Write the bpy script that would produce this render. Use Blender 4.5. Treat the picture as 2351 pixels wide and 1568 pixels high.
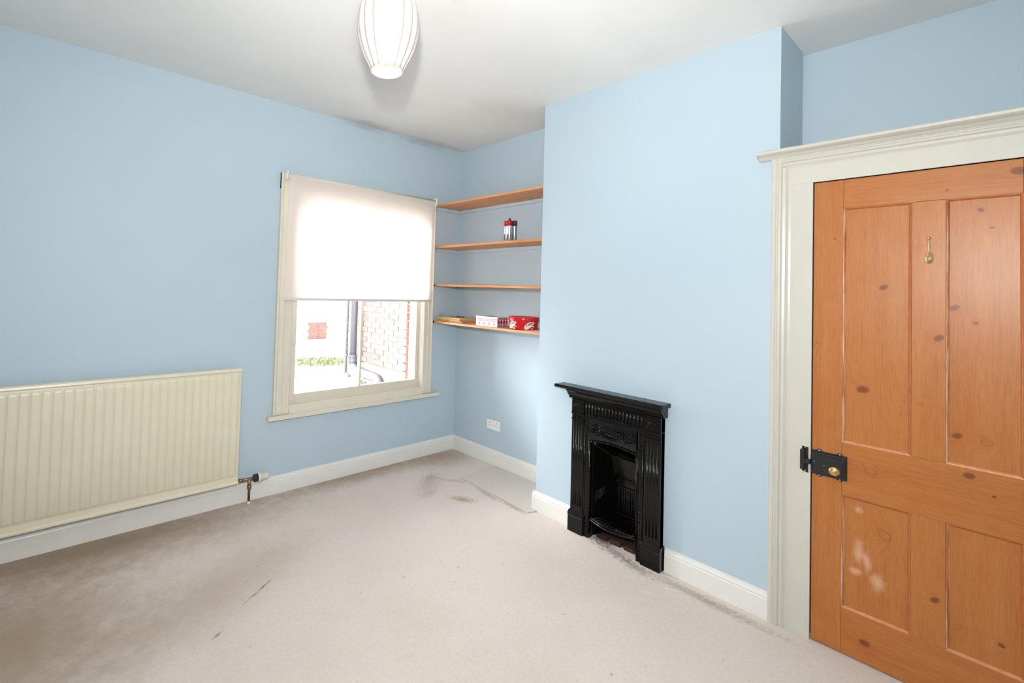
import bpy, bmesh, math, random
from mathutils import Vector, Matrix
R = math.radians
random.seed(7)
for o in list(bpy.data.objects): bpy.data.objects.remove(o)
scene = bpy.context.scene
COL = scene.collection
W_, H_ = 2351, 1568

# ------------------------------------------------------------------ camera
CAM = Vector((-2.9607, -3.1844, 1.4416))
def cam_axes(yaw, pitch, roll):
    y, p, r = R(yaw), R(pitch), R(roll)
    f = Vector((math.sin(y)*math.cos(p), math.cos(y)*math.cos(p), -math.sin(p)))
    rt = Vector((math.cos(y), -math.sin(y), 0)); up = rt.cross(f)
    return f, rt*math.cos(r)+up*math.sin(r), -rt*math.sin(r)+up*math.cos(r)
f_, r_, u_ = cam_axes(38.9078, -1.5043, 1.7628)
cd = bpy.data.cameras.new('camera'); cam = bpy.data.objects.new('camera', cd); COL.objects.link(cam)
cam.matrix_world = Matrix(((r_.x, u_.x, -f_.x, CAM.x), (r_.y, u_.y, -f_.y, CAM.y), (r_.z, u_.z, -f_.z, CAM.z), (0, 0, 0, 1)))
cd.sensor_width = 36; cd.sensor_fit = 'HORIZONTAL'; cd.lens = 1084.4/W_*36
cd.shift_x = 200/W_; cd.shift_y = -150.8/W_; cd.clip_start = .02
scene.camera = cam
# ------------------------------------------------------------------ light
world = bpy.data.worlds.new('overcast_sky'); scene.world = world; world.use_nodes = True
bg = world.node_tree.nodes['Background']
bg.inputs[0].default_value = (.97, .98, 1, 1); bg.inputs[1].default_value = 7
def lamp(name, kind, loc, power, size=.1, target=None, col=(1, 1, 1), spot=90):
    d = bpy.data.lights.new(name, kind); o = bpy.data.objects.new(name, d); COL.objects.link(o)
    o.location = loc; d.energy = power; d.color = col
    if kind == 'AREA': d.size = size
    else: d.shadow_soft_size = size
    if kind == 'SPOT': d.spot_size = R(spot); d.spot_blend = 1
    if target is not None:
        o.rotation_euler = (Vector(target)-Vector(loc)).to_track_quat('-Z', 'Y').to_euler()
    return o
lamp('camera_flash', 'SPOT', CAM+Vector((-.07, -.02, .26)), 150, .045, (-.9, -1.0, 1.9), (1, .99, .97), 165)
lamp('added_ceiling_fill', 'SPOT', CAM+Vector((.1, .1, .2)), 62, .1, (-1.95, -2.15, 2.7), (1, .98, .96), 95)  # added fill spot, bounced off the ceiling to brighten the room
sd = bpy.data.lights.new('hazy_sun', 'SUN'); so_ = bpy.data.objects.new('hazy_sun', sd); COL.objects.link(so_)
sd.energy = 21; sd.angle = R(62); sd.color = (1, .975, .95); so_.location = (-3, 4, 5)
so_.rotation_euler = Vector((.84, -.56, -.42)).to_track_quat('-Z', 'Y').to_euler()
scene.view_settings.view_transform = 'Standard'; scene.view_settings.look = 'None'
scene.view_settings.gamma = 1; scene.view_settings.use_curve_mapping = False
scene.view_settings.exposure = 0.68

# ------------------------------------------------------------------ materials
def srgb(r, g, b):
    def c(v):
        v /= 255
        return v/12.92 if v <= .04045 else ((v+.055)/1.055)**2.4
    return (c(r), c(g), c(b), 1)
class NT:
    def __init__(s, name):
        s.m = bpy.data.materials.new(name); s.m.use_nodes = True
        s.t = s.m.node_tree; s.n = s.t.nodes; s.b = s.n['Principled BSDF']
    def new(s, kind, **kw):
        nd = s.n.new(kind)
        for k, v in kw.items(): setattr(nd, k, v)
        return nd
    def lk(s, a, b): s.t.links.new(a, b)
    def coord(s): 
        return s.new('ShaderNodeTexCoord').outputs['Object']
    def mapping(s, src, loc=(0, 0, 0), rot=(0, 0, 0), sc=(1, 1, 1)):
        m = s.new('ShaderNodeMapping'); s.lk(src, m.inputs[0])
        m.inputs[1].default_value = loc; m.inputs[2].default_value = rot; m.inputs[3].default_value = sc
        return m.outputs[0]
    def noise(s, src, scale, detail=3, rough=.5, dist=0):
        n = s.new('ShaderNodeTexNoise'); s.lk(src, n.inputs['Vector'])
        n.inputs['Scale'].default_value = scale; n.inputs['Detail'].default_value = detail
        n.inputs['Roughness'].default_value = rough; n.inputs['Distortion'].default_value = dist
        return n.outputs[0]
    def ramp(s, src, stops):
        r = s.new('ShaderNodeValToRGB'); s.lk(src, r.inputs[0]); e = r.color_ramp.elements
        while len(e) < len(stops): e.new(.5)
        for i, (p, c) in enumerate(stops):
            e[i].position = p; e[i].color = c if len(c) == 4 else (*c, 1)
        return r.outputs[0]
    def mix(s, fac, a, b, mode='MIX'):
        m = s.new('ShaderNodeMix', data_type='RGBA', blend_type=mode)
        for i, v in ((0, fac), (6, a), (7, b)):
            if hasattr(v, 'links'): s.lk(v, m.inputs[i])
            else: m.inputs[i].default_value = v
        return m.outputs[2]
    def math(s, op, a, b=0., c=0., clamp=False):
        m = s.new('ShaderNodeMath', operation=op, use_clamp=clamp)
        for i, v in enumerate((a, b, c)):
            if hasattr(v, 'links'): s.lk(v, m.inputs[i])
            else: m.inputs[i].default_value = v
        return m.outputs[0]
    def bump(s, h, strength=.3, dist=.002):
        b = s.new('ShaderNodeBump'); s.lk(h, b.inputs['Height'])
        b.inputs['Strength'].default_value = strength; b.inputs['Distance'].default_value = dist
        s.lk(b.outputs[0], s.b.inputs['Normal'])
    def base(s, c):
        if hasattr(c, 'links'): s.lk(c, s.b.inputs['Base Color'])
        else: s.b.inputs['Base Color'].default_value = c
    def set(s, **kw):
        for k, v in kw.items(): s.b.inputs[k.replace('_', ' ')].default_value = v
        return s
    def blob(s, src, x, y, rx, ry, rot=0, soft=1., nz=None, plane='xy', amp=1.4):
        """soft elliptical mark, 1 inside and 0 outside"""
        sp = s.new('ShaderNodeSeparateXYZ'); s.lk(src, sp.inputs[0])
        a, b = {'xy': (0, 1), 'yz': (1, 2), 'xz': (0, 2)}[plane]
        dx = s.math('SUBTRACT', sp.outputs[a], x); dy = s.math('SUBTRACT', sp.outputs[b], y)
        c, q = math.cos(rot), math.sin(rot)
        u = s.math('ADD', s.math('MULTIPLY', dx, c/rx), s.math('MULTIPLY', dy, q/rx))
        v = s.math('ADD', s.math('MULTIPLY', dx, -q/ry), s.math('MULTIPLY', dy, c/ry))
        d = s.math('SQRT', s.math('ADD', s.math('MULTIPLY', u, u), s.math('MULTIPLY', v, v)))
        if nz is not None: d = s.math('ADD', d, s.math('MULTIPLY', s.math('SUBTRACT', nz, .5), amp))
        mr = s.new('ShaderNodeMapRange', interpolation_type='SMOOTHSTEP'); s.lk(d, mr.inputs[0])
        mr.inputs[1].default_value = 1; mr.inputs[2].default_value = max(0., 1-soft)
        mr.inputs[3].default_value = 0; mr.inputs[4].default_value = 1
        return mr.outputs[0], d
def plain(name, col, rough=.5, metal=0., var=.05, scale=30., bump=0., bscale=200., spec=.5, coat=0.):
    t = NT(name); c = t.coord()
    n = t.noise(c, scale)
    dark = tuple(v*(1-var) for v in col[:3])+(1,); light = tuple(min(1, v*(1+var)) for v in col[:3])+(1,)
    t.base(t.ramp(n, [(.3, dark), (.7, light)])); t.set(Roughness=rough, Metallic=metal)
    t.b.inputs['Specular IOR Level'].default_value = spec; t.b.inputs['Coat Weight'].default_value = coat
    if bump: t.bump(t.noise(c, bscale, 2), bump, .001)
    return t.m

BLUE = srgb(184, 202, 213)
def wall_mat(name, stains=()):
    t = NT(name); c = t.coord()
    n = t.noise(c, 1.3, 4)
    col = t.ramp(n, [(.3, srgb(182, 200, 212)), (.7, srgb(186, 203, 214))])
    nz = t.noise(c, 9, 5, .6)
    for (pl, x, y, rx, ry, rot, colr, amt) in stains:
        m, _ = t.blob(c, x, y, rx, ry, rot, 1., nz, pl)
        col = t.mix(t.math('MULTIPLY', m, amt), col, colr)
    t.base(col); t.set(Roughness=.62); t.b.inputs['Specular IOR Level'].default_value = .25
    t.bump(t.noise(c, 90, 4, .6), .12, .002)
    return t.m
M_wall = wall_mat('blue_wall_paint')
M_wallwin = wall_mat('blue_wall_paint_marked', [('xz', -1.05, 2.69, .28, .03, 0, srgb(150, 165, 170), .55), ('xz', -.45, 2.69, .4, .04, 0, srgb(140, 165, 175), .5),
                                             ('xz', -2.2, 1.30, .5, .012, .05, srgb(165, 195, 215), .25)])
def ceiling_mat():
    t = NT('ceiling_paint'); c = t.coord()
    col = t.ramp(t.noise(c, 2, 4), [(.3, srgb(226, 226, 223)), (.7, srgb(233, 233, 231))])
    nz = t.noise(c, 7, 5, .6)
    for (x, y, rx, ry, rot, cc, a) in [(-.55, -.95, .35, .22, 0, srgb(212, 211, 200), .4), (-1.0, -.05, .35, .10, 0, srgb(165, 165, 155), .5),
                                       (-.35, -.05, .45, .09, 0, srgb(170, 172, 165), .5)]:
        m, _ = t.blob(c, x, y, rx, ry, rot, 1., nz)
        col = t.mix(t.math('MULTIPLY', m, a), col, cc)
    t.base(col); t.set(Roughness=.8); t.bump(t.noise(c, 120, 4, .65), .25, .002)
    return t.m
M_ceil = ceiling_mat()
M_gloss = plain('cream_gloss_paint', srgb(204, 201, 190), .28, var=.015, scale=8, bump=.05, bscale=25)
M_skirt = plain('white_gloss_paint', srgb(230, 229, 224), .3, var=.015, scale=8, bump=.05, bscale=25)
M_wincream = plain('window_cream_paint', srgb(219, 212, 196), .35, var=.02, scale=10)
M_rad = plain('radiator_cream_enamel', srgb(222, 215, 192), .35, var=.02, scale=5)
def carpet_mat(name, offcut=False):
    t = NT(name); c = t.coord()
    fine = t.noise(c, 420, 2, .7); mid = t.noise(c, 60, 3, .7); big = t.noise(c, 1.6, 5, .6); nz = t.noise(c, 12, 8, .72); nz2 = t.noise(c, 48, 6, .75)
    a = srgb(230, 217, 206); b = srgb(249, 240, 233)
    col = t.ramp(fine, [(.25, a), (.75, b)])
    col = t.mix(.35, col, t.ramp(mid, [(.3, srgb(229, 216, 204)), (.7, srgb(249, 241, 234))]))
    if offcut:
        col = t.mix(.45, col, srgb(220, 210, 202))
    else:
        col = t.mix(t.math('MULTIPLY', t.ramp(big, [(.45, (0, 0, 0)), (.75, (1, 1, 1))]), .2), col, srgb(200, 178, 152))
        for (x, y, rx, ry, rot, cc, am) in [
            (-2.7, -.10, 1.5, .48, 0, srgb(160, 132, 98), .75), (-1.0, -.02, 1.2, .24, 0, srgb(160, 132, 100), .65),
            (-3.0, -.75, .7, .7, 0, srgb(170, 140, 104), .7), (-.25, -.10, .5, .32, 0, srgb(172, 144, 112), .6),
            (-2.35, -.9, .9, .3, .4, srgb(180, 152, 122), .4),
            (-.60, -.40, .12, .05, .6, srgb(130, 124, 118), .35), (-.68, -.48, .3, .12, .6, srgb(185, 176, 168), .5),
            (-.50, -.54, .2, .04, -.9, srgb(150, 144, 138), .3), (-.46, -.86, .20, .030, 1.45, srgb(136, 128, 120), .45),
            (-.46, -1.1, .17, .03, 1.5, srgb(150, 140, 128), .6),
            (-.66, -.82, .13, .065, -1.0, srgb(196, 166, 136), .9), (-.8, -.62, .14, .06, .3, srgb(170, 162, 154), .4),
            (-.36, -1.70, .10, .10, .0, srgb(96, 78, 60), .75), (-.42, -1.80, .16, .06, 1.4, srgb(60, 52, 46), .5),
            (-.46, -1.93, .16, .05, 1.3, srgb(110, 98, 84), .5), (-.45, -2.25, .45, .05, 1.57, srgb(150, 130, 108), .55),
            (-.56, -1.98, .10, .010, -1.0, srgb(244, 238, 230), .8), (-.62, -2.08, .09, .008, -1.1, srgb(244, 238, 230), .8), (-.50, -2.14, .09, .008, -1.0, srgb(244, 238, 230), .7),
            (-2.1, -.96, .13, .008, .55, srgb(120, 96, 76), .7), (-2.35, -1.15, .03, .012, .5, srgb(110, 90, 76), .6),
            (-1.45, -.95, .5, .35, .5, srgb(238, 228, 220), .45), (-.95, -.75, .35, .25, .5, srgb(240, 232, 226), .5)]:
            small = min(rx, ry) < .13
            m, _ = t.blob(c, x, y, rx, ry, rot, 1., nz2 if small else nz, 'xy', 2.6 if small else .8)
            col = t.mix(t.math('MULTIPLY', m, am), col, cc)
        sp = t.ramp(t.noise(c, 33, 2, .4), [(.73, (0, 0, 0)), (.78, (1, 1, 1))])
        col = t.mix(t.math('MULTIPLY', sp, .35), col, srgb(120, 105, 90))
    t.base(col); t.set(Roughness=.95); t.b.inputs['Specular IOR Level'].default_value = .1
    t.bump(t.math('ADD', fine, t.math('MULTIPLY', mid, .5)), .8, .006)
    return t.m
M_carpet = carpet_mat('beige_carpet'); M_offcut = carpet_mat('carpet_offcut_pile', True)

# knots on the pine door, (y, z, radius, kind) measured from the door's foot at y=-2.98
DOOR_Y = -2.98
KNOTS = [(-3.204, 1.909, .0168), (-2.869, 1.501, .0126), (-3.056, 1.429, .014), (-3.019, 1.315, .014), (-2.809, 1.085, .0182), (-2.939, 1.059, .0126),
         (-2.979, 1.062, .007), (-3.064, .965, .0126), (-3.134, .958, .014), (-2.834, .764, .0168), (-3.093, .832, .014), (-3.15, .778, .0056),
         (-2.874, .528, .021), (-3.01, .352, .0126), (-3.067, .287, .0098), (-2.82, .084, .0154), (-3.166, .277, .0084), (-3.12, 1.784, .0084),
         (-3.146, 1.718, .0056), (-3.108, 1.377, .007), (-2.72, 1.704, .0042), (-3.039, 1.865, .0042), (-2.664, 1.259, .003)]
PALE = {5, 6, 8, 9, 12, 14}
def pine(name, axis, tint=(1, 1, 1), knots=True, ysp=None, seed=0., pale_wear=False):
    """axis 'z' upright grain or 'y' level grain"""
    t = NT(name); c = t.coord()
    sc = (1, 9, .55) if axis == 'z' else (1, .55, 9)
    if axis == 'x': sc = (.55, 9, 9)
    dist = c; masks = []
    if knots:
        for i, (y, z, r) in enumerate(KNOTS):
            if ysp and not (ysp[0] <= y <= ysp[1] and ysp[2] <= z <= ysp[3]): continue
            ax = 1.35 if axis == 'z' else 1.
            rot = random.uniform(-.8, .8)
            core, d = t.blob(c, y-DOOR_Y, z, r*1.25, r*.9, rot, .55, None, 'yz')
            halo, _ = t.blob(c, y-DOOR_Y, z, r*3.0, r*(4.5 if axis == 'z' else 2.2), 0, 1., None, 'yz')
            masks.append((core, halo, i in PALE, d))
    if masks:
        tot = None
        for core, halo, pale, d in masks: tot = halo if tot is None else t.math('MAXIMUM', tot, halo)
        cx = t.new('ShaderNodeCombineXYZ'); k = t.math('MULTIPLY', tot, .035)
        t.lk(k, cx.inputs[1]); t.lk(k, cx.inputs[2])
        va = t.new('ShaderNodeVectorMath', operation='ADD'); t.lk(c, va.inputs[0]); t.lk(cx.outputs[0], va.inputs[1]); dist = va.outputs[0]
    g = t.mapping(dist, (seed, seed*1.7, seed*2.3), (0, 0, 0), sc)
    g1 = t.noise(g, 2.6, 3, .5, .3); g2 = t.noise(g, 14, 4, .65, .2); g3 = t.noise(g, 46, 2, .6)
    def tt(r, g_, b): q = srgb(r, g_, b); return (q[0]*tint[0]*.84, q[1]*tint[1]*.84, q[2]*tint[2]*.72, 1)
    col = t.ramp(g1, [(.25, tt(186, 108, 56)), (.5, tt(197, 123, 69)), (.75, tt(206, 136, 82))])
    col = t.mix(.45, col, t.ramp(g2, [(.3, tt(180, 100, 48)), (.7, tt(208, 140, 84))]))
    col = t.mix(.18, col, t.ramp(g3, [(.35, tt(164, 88, 42)), (.65, tt(214, 148, 92))]))
    blot = t.noise(c, 5.0, 4, .6)
    col = t.mix(t.math('MULTIPLY', t.ramp(blot, [(.5, (0, 0, 0)), (.75, (1, 1, 1))]), .4), col, tt(190, 104, 48))
    for core, halo, pale, d in masks:
        col = t.mix(t.math('MULTIPLY', halo, .3), col, tt(186, 104, 54))
        if pale:
            ring = t.math('SUBTRACT', 1., t.math('MULTIPLY', t.math('ABSOLUTE', t.math('SUBTRACT', d, .8)), 5.), clamp=True)
            col = t.mix(t.math('MULTIPLY', ring, .5), col, tt(140, 88, 52))
        else:
            col = t.mix(t.math('MULTIPLY', core, .85), col, tt(122, 68, 44))
            ring = t.math('SUBTRACT', 1., t.math('MULTIPLY', t.math('ABSOLUTE', t.math('SUBTRACT', d, .8)), 7.), clamp=True)
            col = t.mix(t.math('MULTIPLY', ring, .5), col, tt(92, 46, 28))
    if pale_wear:
        nz = t.noise(c, 22, 5, .7)
        for (y, z, ry, rz) in [(-2.80, .43, .022, .075), (-2.825, .40, .018, .06), (-2.79, .35, .03, .02), (-2.855, .33, .03, .05), (-2.80, .60, .02, .02)]:
            m, _ = t.blob(c, y-DOOR_Y, z, ry, rz, 0, 1., nz, 'yz')
            col = t.mix(t.math('MULTIPLY', m, .5), col, srgb(226, 190, 160))
    t.base(col); t.set(Roughness=.36); t.b.inputs['Specular IOR Level'].default_value = .35
    t.bump(g2, .10, .001)
    return t.m
def bead_mat():
    t = NT('door_bead_with_old_paint'); c = t.coord()
    col = t.ramp(t.noise(t.mapping(c, sc=(3, 3, 1)), 9), [(.3, srgb(160, 88, 42)), (.7, srgb(196, 118, 64))])
    fl = t.ramp(t.noise(t.mapping(c, sc=(8, 8, .35)), 14, 4, .7), [(.46, (0, 0, 0)), (.62, (1, 1, 1))])
    col = t.mix(t.math('MULTIPLY', fl, .55), col, srgb(232, 204, 176))
    t.base(col); t.set(Roughness=.4); return t.m
def shelf_mat():
    t = NT('shelf_pine'); c = t.coord(); g = t.mapping(c, sc=(22, .8, 6))
    col = t.ramp(t.noise(g, 3, 4, .6, .3), [(.3, srgb(196, 128, 74)), (.7, srgb(226, 164, 108))])
    t.base(col); t.set(Roughness=.45); return t.m
M_shelf = shelf_mat()
M_iron = plain('black_gloss_iron', (.0035, .0033, .0032, 1), .16, var=.2, spec=.32, bump=.15, bscale=60)
M_ironmatt = plain('black_lock_japan', (.018, .017, .018, 1), .32, var=.2, bump=.1, bscale=80)
M_soot = plain('sooty_iron', (.002, .002, .002, 1), .5, var=.3, bump=.2, bscale=40)
M_brass = plain('brass', (.72, .52, .20, 1), .22, 1., var=.08, scale=60)
M_brassp = plain('polished_brass', (.85, .70, .38, 1), .12, 1., var=.03)
M_steel = plain('steel', (.6, .6, .6, 1), .3, 1.)
M_copper = plain('tarnished_copper', srgb(112, 74, 50), .4, .7, var=.25, scale=80)
M_brassold = plain('tarnished_brass_body', srgb(150, 122, 98), .35, .6, var=.25, scale=80)
M_whitepl = plain('white_plastic', srgb(238, 238, 236), .35, var=.01)
M_valvehead = plain('valve_cream_plastic', srgb(230, 222, 208), .35, var=.01)
M_blackpl = plain('black_plastic', (.02, .02, .025, 1), .35)
M_greypl = plain('socket_hole', (.10, .10, .10, 1), .5)
M_redpl = plain('red_switch_mark', srgb(214, 120, 110), .4)
M_gap = plain('dark_gap', (.01, .009, .008, 1), .9)
M_firebrick = plain('red_hearth_brick', srgb(58, 32, 26), .9, var=.3, scale=40, bump=.4)
M_envelope = plain('buff_paper', srgb(205, 172, 126), .8, var=.05)
M_envelope2 = plain('brown_padded_paper', srgb(186, 140, 92), .8, var=.05)
M_paper = plain('white_paper', srgb(232, 230, 228), .8, var=.02)
M_orangepaper = plain('orange_brown_paper', srgb(214, 158, 92), .8, var=.05)
M_red = plain('tub_red_plastic', srgb(205, 22, 30), .22, var=.03)
M_redcap = plain('red_cap', srgb(180, 30, 30), .35)
M_darkcap = plain('dark_maroon_band', srgb(70, 38, 48), .4)
M_silver = plain('silver_tube', (.78, .79, .80, 1), .25, .85, var=.02)
M_silverd = plain('dull_silver_tube', (.42, .46, .50, 1), .35, .8, var=.04)
M_creamprint = plain('cream_print', srgb(240, 216, 200), .4, var=.02)
M_darkprint = plain('dark_print', srgb(60, 30, 34), .4)
M_render = plain('white_render', srgb(240, 240, 238), .9, var=.02, scale=4, bump=.2, bscale=40)
M_paving = plain('pale_concrete_paving', srgb(222, 220, 214), .9, var=.05, scale=6, bump=.2, bscale=40)
M_pipe = plain('grey_painted_iron_pipe', srgb(74, 72, 79), .5, var=.15, scale=20)
M_moss = plain('moss_leaves', srgb(88, 94, 56), .8, var=.3, scale=60)
M_mortar = plain('mortar', srgb(108, 101, 99), .95, var=.08, scale=30, bump=.3)
def brick_mat():
    t = NT('stock_brick'); c = t.coord(); oi = t.new('ShaderNodeObjectInfo').outputs['Random']
    col = t.ramp(oi, [(0, srgb(76, 60, 57)), (.4, srgb(84, 69, 66)), (.7, srgb(90, 82, 62)), (.85, srgb(106, 98, 95)), (1, srgb(72, 58, 56))])
    col = t.mix(.3, col, t.ramp(t.noise(c, 25, 4, .7), [(.3, srgb(74, 60, 57)), (.7, srgb(102, 90, 87))]))
    t.base(col); t.set(Roughness=.95); t.bump(t.noise(c, 60, 4, .7), .4, .004); return t.m
M_brick = brick_mat()
M_redbrick = plain('red_brick_reveal', srgb(120, 88, 79), .9, var=.12, scale=20, bump=.3)
def fabric_mat():
    t = NT('blind_fabric'); c = t.coord()
    wv = t.noise(t.mapping(c, sc=(1, 1, 1)), 260, 2)
    col = t.ramp(wv, [(.3, srgb(247, 238, 233)), (.7, srgb(251, 243, 238))])
    out = t.n['Material Output']
    d = t.new('ShaderNodeBsdfDiffuse'); tr = t.new('ShaderNodeBsdfTranslucent'); mx = t.new('ShaderNodeMixShader')
    t.lk(col, d.inputs[0]); t.lk(col, tr.inputs[0]); mx.inputs[0].default_value = .5
    t.lk(d.outputs[0], mx.inputs[1]); t.lk(tr.outputs[0], mx.inputs[2]); t.lk(mx.outputs[0], out.inputs[0])
    return t.m
M_fabric = fabric_mat()
def shade_mat():
    t = NT('lamp_shade_porcelain'); out = t.n['Material Output']
    t.base(srgb(190, 180, 177)); t.set(Roughness=.35)
    tr = t.new('ShaderNodeBsdfTranslucent'); tr.inputs[0].default_value = srgb(246, 236, 228); mx = t.new('ShaderNodeMixShader'); mx.inputs[0].default_value = .07
    t.lk(t.b.outputs[0], mx.inputs[1]); t.lk(tr.outputs[0], mx.inputs[2]); t.lk(mx.outputs[0], out.inputs[0])
    return t.m
M_shade = shade_mat()
def emit_mat(name, col, s):
    t = NT(name); t.base((1, 1, 1, 1)); t.b.inputs['Emission Color'].default_value = (*col, 1); t.b.inputs['Emission Strength'].default_value = s; return t.m
M_bulb = emit_mat('lit_bulb', (1, .95, .88), 7)
def glass_mat():
    t = NT('window_glass'); out = t.n['Material Output']
    tr = t.new('ShaderNodeBsdfTransparent'); gl = t.new('ShaderNodeBsdfGlossy'); gl.inputs['Roughness'].default_value = .01
    fr = t.new('ShaderNodeFresnel'); fr.inputs[0].default_value = 1.45; mx = t.new('ShaderNodeMixShader')
    t.lk(fr.outputs[0], mx.inputs[0]); t.lk(tr.outputs[0], mx.inputs[1]); t.lk(gl.outputs[0], mx.inputs[2]); t.lk(mx.outputs[0], out.inputs[0])
    return t.m
M_glass = glass_mat()

# ------------------------------------------------------------------ mesh helpers
def wloc(o):
    v = Vector((0, 0, 0))
    while o is not None: v += o.location; o = o.parent
    return v
def empty(name, loc, label=None, cat=None, group=None, kind=None):
    o = bpy.data.objects.new(name, None); COL.objects.link(o); o.location = loc; o.empty_display_size = .05
    return tag(o, label, cat, group, kind)
def tag(o, label=None, cat=None, group=None, kind=None):
    if label: o['label'] = label
    if cat: o['category'] = cat
    if group: o['group'] = group
    if kind: o['kind'] = kind
    return o
class MB:
    def __init__(s): s.bm = bmesh.new()
    def box(s, x0, x1, y0, y1, z0, z1):
        x0, x1 = sorted((x0, x1)); y0, y1 = sorted((y0, y1)); z0, z1 = sorted((z0, z1))
        v = [s.bm.verts.new(p) for p in ((x0, y0, z0), (x1, y0, z0), (x1, y1, z0), (x0, y1, z0), (x0, y0, z1), (x1, y0, z1), (x1, y1, z1), (x0, y1, z1))]
        for f in ((3, 2, 1, 0), (4, 5, 6, 7), (0, 1, 5, 4), (1, 2, 6, 5), (2, 3, 7, 6), (3, 0, 4, 7)): s.bm.faces.new([v[i] for i in f])
        return s
    def poly(s, pts): s.bm.faces.new([s.bm.verts.new(p) for p in pts]); return s
    def prism(s, pts, off):
        off = Vector(off); a = [s.bm.verts.new(p) for p in pts]; b = [s.bm.verts.new(Vector(p)+off) for p in pts]; n = len(a)
        s.bm.faces.new(a); s.bm.faces.new(b[::-1])
        for i in range(n): s.bm.faces.new((a[i], b[i], b[(i+1) % n], a[(i+1) % n]))
        return s
    def tube(s, pts, r, seg=10, cap=True):
        pts = [Vector(p) for p in pts]; rings = []; n = len(pts)
        rr = r if isinstance(r, (list, tuple)) else [r]*n
        t0 = (pts[1]-pts[0]).normalized(); ref = Vector((0, 0, 1)) if abs(t0.z) < .9 else Vector((1, 0, 0))
        for i, p in enumerate(pts):
            t = (pts[min(i+1, n-1)]-pts[max(i-1, 0)]).normalized()
            a = t.cross(ref)
            if a.length < 1e-5: a = t.cross(Vector((0, 1, 0)))
            a.normalize(); b = a.cross(t).normalized(); ref = b
            rings.append([s.bm.verts.new(p+a*math.cos(2*math.pi*k/seg)*rr[i]+b*math.sin(2*math.pi*k/seg)*rr[i]) for k in range(seg)])
        for i in range(n-1):
            for k in range(seg):
                f = s.bm.faces.new((rings[i][k], rings[i][(k+1) % seg], rings[i+1][(k+1) % seg], rings[i+1][k])); f.smooth = True
        if cap: s.bm.faces.new(rings[0][::-1]); s.bm.faces.new(rings[-1])
        return s
    def lathe(s, c, prof, axis='z', seg=24, sc=(1, 1)):
        """prof: (radius, height) pairs; sc squashes the two radial axes"""
        c = Vector(c); ax = {'z': (Vector((1, 0, 0)), Vector((0, 1, 0)), Vector((0, 0, 1))), 'x': (Vector((0, 1, 0)), Vector((0, 0, 1)), Vector((1, 0, 0))), 'y': (Vector((0, 0, 1)), Vector((1, 0, 0)), Vector((0, 1, 0)))}[axis]
        rings = []
        for r, h in prof:
            if r < 1e-6: rings.append([s.bm.verts.new(c+ax[2]*h)])
            else: rings.append([s.bm.verts.new(c+ax[0]*r*sc[0]*math.cos(2*math.pi*k/seg)+ax[1]*r*sc[1]*math.sin(2*math.pi*k/seg)+ax[2]*h) for k in range(seg)])
        for i in range(len(rings)-1):
            A, B = rings[i], rings[i+1]
            for k in range(seg):
                j = (k+1) % seg
                if len(A) == 1 and len(B) == 1: continue
                if len(A) == 1: f = s.bm.faces.new((A[0], B[j], B[k]))
                elif len(B) == 1: f = s.bm.faces.new((A[k], A[j], B[0]))
                else: f = s.bm.faces.new((A[k], A[j], B[j], B[k]))
                f.smooth = True
        if len(rings[0]) > 1 and prof[0][0] > 0 and s.capl: s.bm.faces.new(rings[0][::-1])
        if len(rings[-1]) > 1 and s.capl: s.bm.faces.new(rings[-1])
        return s
    capl = True
    def ball(s, c, r, seg=10, sc=(1, 1, 1)):
        m = Matrix.Translation(c) @ Matrix.Diagonal((*[r*k for k in sc], 1))
        g = bmesh.ops.create_uvsphere(s.bm, u_segments=seg, v_segments=max(4, seg//2+1), radius=1, matrix=m)
        for v in g['verts']:
            for f in v.link_faces: f.smooth = True
        return s
    def grid(s, rows):
        V = [[s.bm.verts.new(p) for p in r] for r in rows]
        for i in range(len(V)-1):
            for j in range(len(V[0])-1):
                f = s.bm.faces.new((V[i][j], V[i][j+1], V[i+1][j+1], V[i+1][j])); f.smooth = True
        return s
    def build(s, name, mat, parent=None, bevel=0., origin=None, label=None, cat=None, group=None, kind=None, smooth=False):
        if origin is None: origin = Vector((0, 0, 0)) if parent is None else wloc(parent)
        bmesh.ops.recalc_face_normals(s.bm, faces=s.bm.faces)
        bmesh.ops.translate(s.bm, verts=s.bm.verts, vec=-Vector(origin))
        me = bpy.data.meshes.new(name); s.bm.to_mesh(me); s.bm.free()
        for m in (mat if isinstance(mat, list) else [mat]): me.materials.append(m)
        if smooth:
            for p in me.polygons: p.use_smooth = True
        o = bpy.data.objects.new(name, me); COL.objects.link(o)
        o.location = Vector(origin) - (wloc(parent) if parent else Vector((0, 0, 0))); o.parent = parent
        if bevel:
            b = o.modifiers.new('bevel', 'BEVEL'); b.width = bevel; b.segments = 2; b.limit_method = 'ANGLE'; b.angle_limit = R(40)
        return tag(o, label, cat, group, kind)
def box(name, dims, mat, parent=None, bevel=0., **kw): return MB().box(*dims).build(name, mat, parent, bevel, **kw)

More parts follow.
